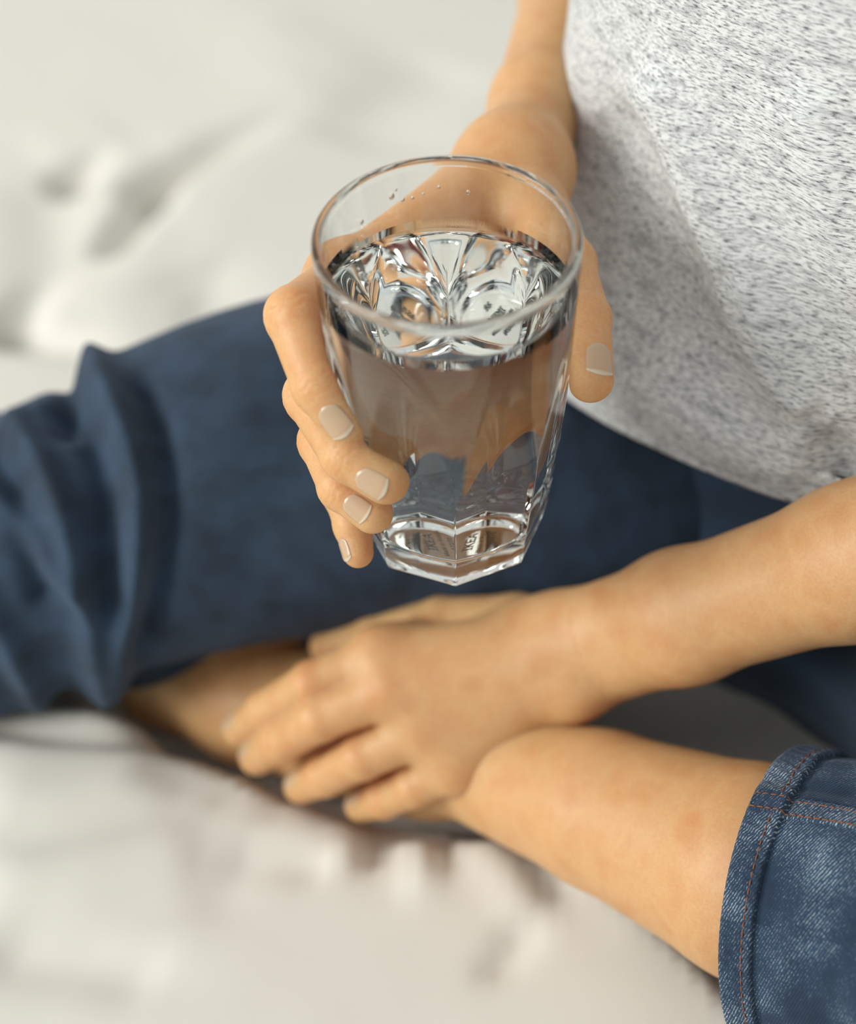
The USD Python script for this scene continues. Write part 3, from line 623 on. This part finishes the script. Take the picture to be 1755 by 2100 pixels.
HB = np.stack(hb); hv, hf_, hu2 = shell(HB, np.stack([SNn[0]] * len(hb)), .0006, np.stack([np.broadcast_to(aa * .14, HB.shape[:2]), HB[..., 2]], -1))
obj('hem', (hv, hf_), heather, shirt, smooth=True, uv=hu2)
for sh, el in ((sho_r, elb_r), (sho_l, elb_l)):
    c0, c1 = sh + np.array([0, 0, .004]) - (sh - tz(sh[2])) * .12, sh + (el - sh) * .48
    G, N, s_l, a, r = tube_sheet([c0, (c0 + c1) / 2 + (sh - tz(sh[2])) * .12, c1], [.066, .067, .062], -FW, 40, 64)
    uv = np.stack([np.broadcast_to(a * .06, G.shape[:2]), np.broadcast_to(s_l[:, None], G.shape[:2])], -1)
    v_, f_, u_ = shell(G, N, .0015, uv); obj('sleeve', (v_, f_), heather, shirt, smooth=True, uv=u_)

# ---------------------------------------------------------------- the bed cover (a soft duvet) -- a height field with folds, with thickness
def fold_lines(lines): return [(np.array([bed_pt(a, b)[:2] for a, b in pts]), w, h) for pts, w, h in lines]
FOLDS = fold_lines([
    ([(255, 330), (330, 288), (440, 235), (640, 150)], .012, -.045), ([(300, 250), (470, 180), (650, 90)], .05, 0.0035), ([(330, 380), (520, 290), (720, 200)], .05, 0.0035),
    ([(100, 305), (150, 280), (230, 235)], .011, -.045), ([(60, 250), (140, 225), (240, 190)], .04, 0.0035),
    ([(-60, 610), (20, 560), (110, 470)], .014, -.05), ([(-60, 595), (60, 608), (140, 622), (260, 655)], .012, -.05),
    ([(205, 440), (255, 375), (330, 310)], .012, -.022), ([(100, 520), (105, 400), (80, 280)], .03, -.008), ([(150, 560), (280, 500), (420, 520)], .05, 0.0035),
    ([(370, 470), (440, 560), (480, 620)], .03, -.008), ([(760, 150), (620, 60), (500, -40)], .05, 0.0055), ([(940, 60), (800, 140), (740, 240)], .05, -.008),
    ([(-20, 1560), (120, 1600), (300, 1612), (430, 1590)], .009, -.009), ([(-20, 1510), (150, 1545), (330, 1560), (420, 1545)], .016, 0.0055),
    ([(-20, 1835), (140, 1815), (300, 1775), (420, 1745)], .014, -.005), ([(-20, 1760), (200, 1740), (380, 1690)], .03, 0.0044),
    ([(-20, 2020), (200, 1990), (400, 1930), (560, 1900)], .016, -.005), ([(-20, 1930), (220, 1890), (440, 1850)], .03, 0.0044),
    ([(-20, 2060), (200, 2080), (360, 2110)], .014, -.0045), ([(560, 1690), (700, 1740), (780, 1830), (800, 1900)], .014, -.005), ([(470, 1860), (620, 1860), (700, 1880)], .012, -.005),
    ([(290, 1670), (430, 1700), (520, 1740)], .012, -.0045),
    ([(742, 1700), (712, 1800), (700, 1900)], .007, 0.0039), ([(800, 1700), (780, 1800), (770, 1880)], .006, -.0045), ([(850, 1710), (850, 1800), (870, 1950)], .007, 0.0039), ([(890, 1720), (905, 1800), (930, 1900)], .005, -.0045),
    ([(940, 1740), (1000, 1850), (1090, 2000)], .009, 0.0033), ([(1050, 1790), (1110, 1860), (1160, 1960)], .008, -.005), ([(1120, 1800), (1220, 1920), (1330, 2040)], .010, 0.0022),
    ([(1000, 2110), (1060, 2040), (1070, 1990)], .008, -.004),
    ([(60, 1450), (250, 1455), (400, 1490)], .010, 0.0066),
])
MOUND = np.array([bed_pt(a, b, .055)[:2] for a, b in [(-900, 1330), (-400, 1350), (-100, 1368), (150, 1385), (300, 1415), (420, 1490), (520, 1580), (640, 1640), (840, 1655), (930, 1665), (1100, 1742), (1225, 1803), (1345, 1895), (1450, 2000), (1545, 2115), (1760, 2390)]])
def bed_height(xy):
    z = .007 * (meshkit.fbm(np.c_[xy * 3.1, np.zeros(len(xy))], 3, 5) - .5) + .0025 * (meshkit.fbm(np.c_[xy * 11, np.ones(len(xy))], 3, 8) - .5)
    for line, w, h in FOLDS:
        d, t = polyline_dist(xy, line); z += h * np.exp(-(d / w) ** 2) * (np.clip(np.minimum(t, 1 - t) * 5 + .25, 0, 1) if h > -.03 else np.clip(t * 12, 0, 1) * (1 - t) ** 1.5)
    d, t = polyline_dist(xy, MOUND)                       # the duvet puffs up in front of the crossed legs, and is pressed down under them
    yl = np.interp(xy[:, 0], MOUND[:, 0], MOUND[:, 1]); side = np.where(xy[:, 1] < yl, d, -d)
    z += (.026 + .016 * smoothstep(.02, .14, xy[:, 0])) * smoothstep(-.055, -.018, side) * smoothstep(-.30, -.12, side) + (.040 - .012 * smoothstep(.02, .14, xy[:, 0])) * smoothstep(-.010, .007, side) * (1 - .35 * smoothstep(.10, .45, side))
    return z
gx, gy = np.arange(-1.0, 1.0001, .0065), np.r_[np.arange(-.35, .8, .0055), np.arange(.8, 2.0001, .009)]
X, Y = np.meshgrid(gx, gy, indexing='ij'); xy = np.c_[X.ravel(), Y.ravel()]
Z = bed_height(xy)
from scipy.ndimage import minimum_filter, gaussian_filter                # pressed down wherever the person rests on it
low = np.full(X.shape, 9.0)
for prim in (body, jeans, shirt):
    w_ = np.array(UsdGeom.Mesh(prim).GetPointsAttr().Get()); ii = np.searchsorted(gx, w_[:, 0]) ; jj = np.searchsorted(gy, w_[:, 1]); ok = (ii > 0) & (ii < len(gx)) & (jj > 0) & (jj < len(gy))
    np.minimum.at(low, (ii[ok], jj[ok]), w_[ok, 2])
low = minimum_filter(low, 5) - .0015; Zg = Z.reshape(X.shape); over = np.maximum(Zg - low, 0); Z = (Zg - np.maximum(over, gaussian_filter(over, 1.5))).ravel()
n0, n1 = X.shape
top = np.c_[xy, Z]; bot = np.c_[xy, np.full(len(xy), -.078)]
q = np.arange(n0 * n1).reshape(n0, n1); a, b, c, d = q[:-1, :-1].ravel(), q[1:, :-1].ravel(), q[1:, 1:].ravel(), q[:-1, 1:].ravel()
ft = np.vstack([np.c_[a, b, c], np.c_[a, c, d]])
rim = np.r_[q[:-1, 0], q[-1, :-1], q[:0:-1, -1], q[0, :0:-1]]; rn = np.roll(rim, -1)
NB = n0 * n1; k = len(rim)
vv = np.vstack([top, np.c_[xy[rim], np.full(k, -.078)]]); lower = NB + np.arange(k); ln = np.roll(lower, -1)
fs = np.vstack([np.c_[rim, lower, ln], np.c_[rim, ln, rn]])
cb = len(vv); vv = np.vstack([vv, [[0, .8, -.078]]]); fb = np.c_[lower, np.full(k, cb), ln]
obj('duvet', (vv, np.vstack([ft, fs, fb])), linen, label='rumpled white cotton duvet spread over the bed beneath the seated person', cat='duvet')
mat_box = m3.Manifold.hull(m3.Manifold.compose([m3.Manifold.sphere(.04, 16).translate((sx * .98, .825 + sy * 1.16, z)) for sx in (-1, 1) for sy in (-1, 1) for z in (-.46, -.1185)]))
obj('mattress', mat_box, mattress_mat, smooth=40, label='pale mattress under the white duvet', cat='mattress')
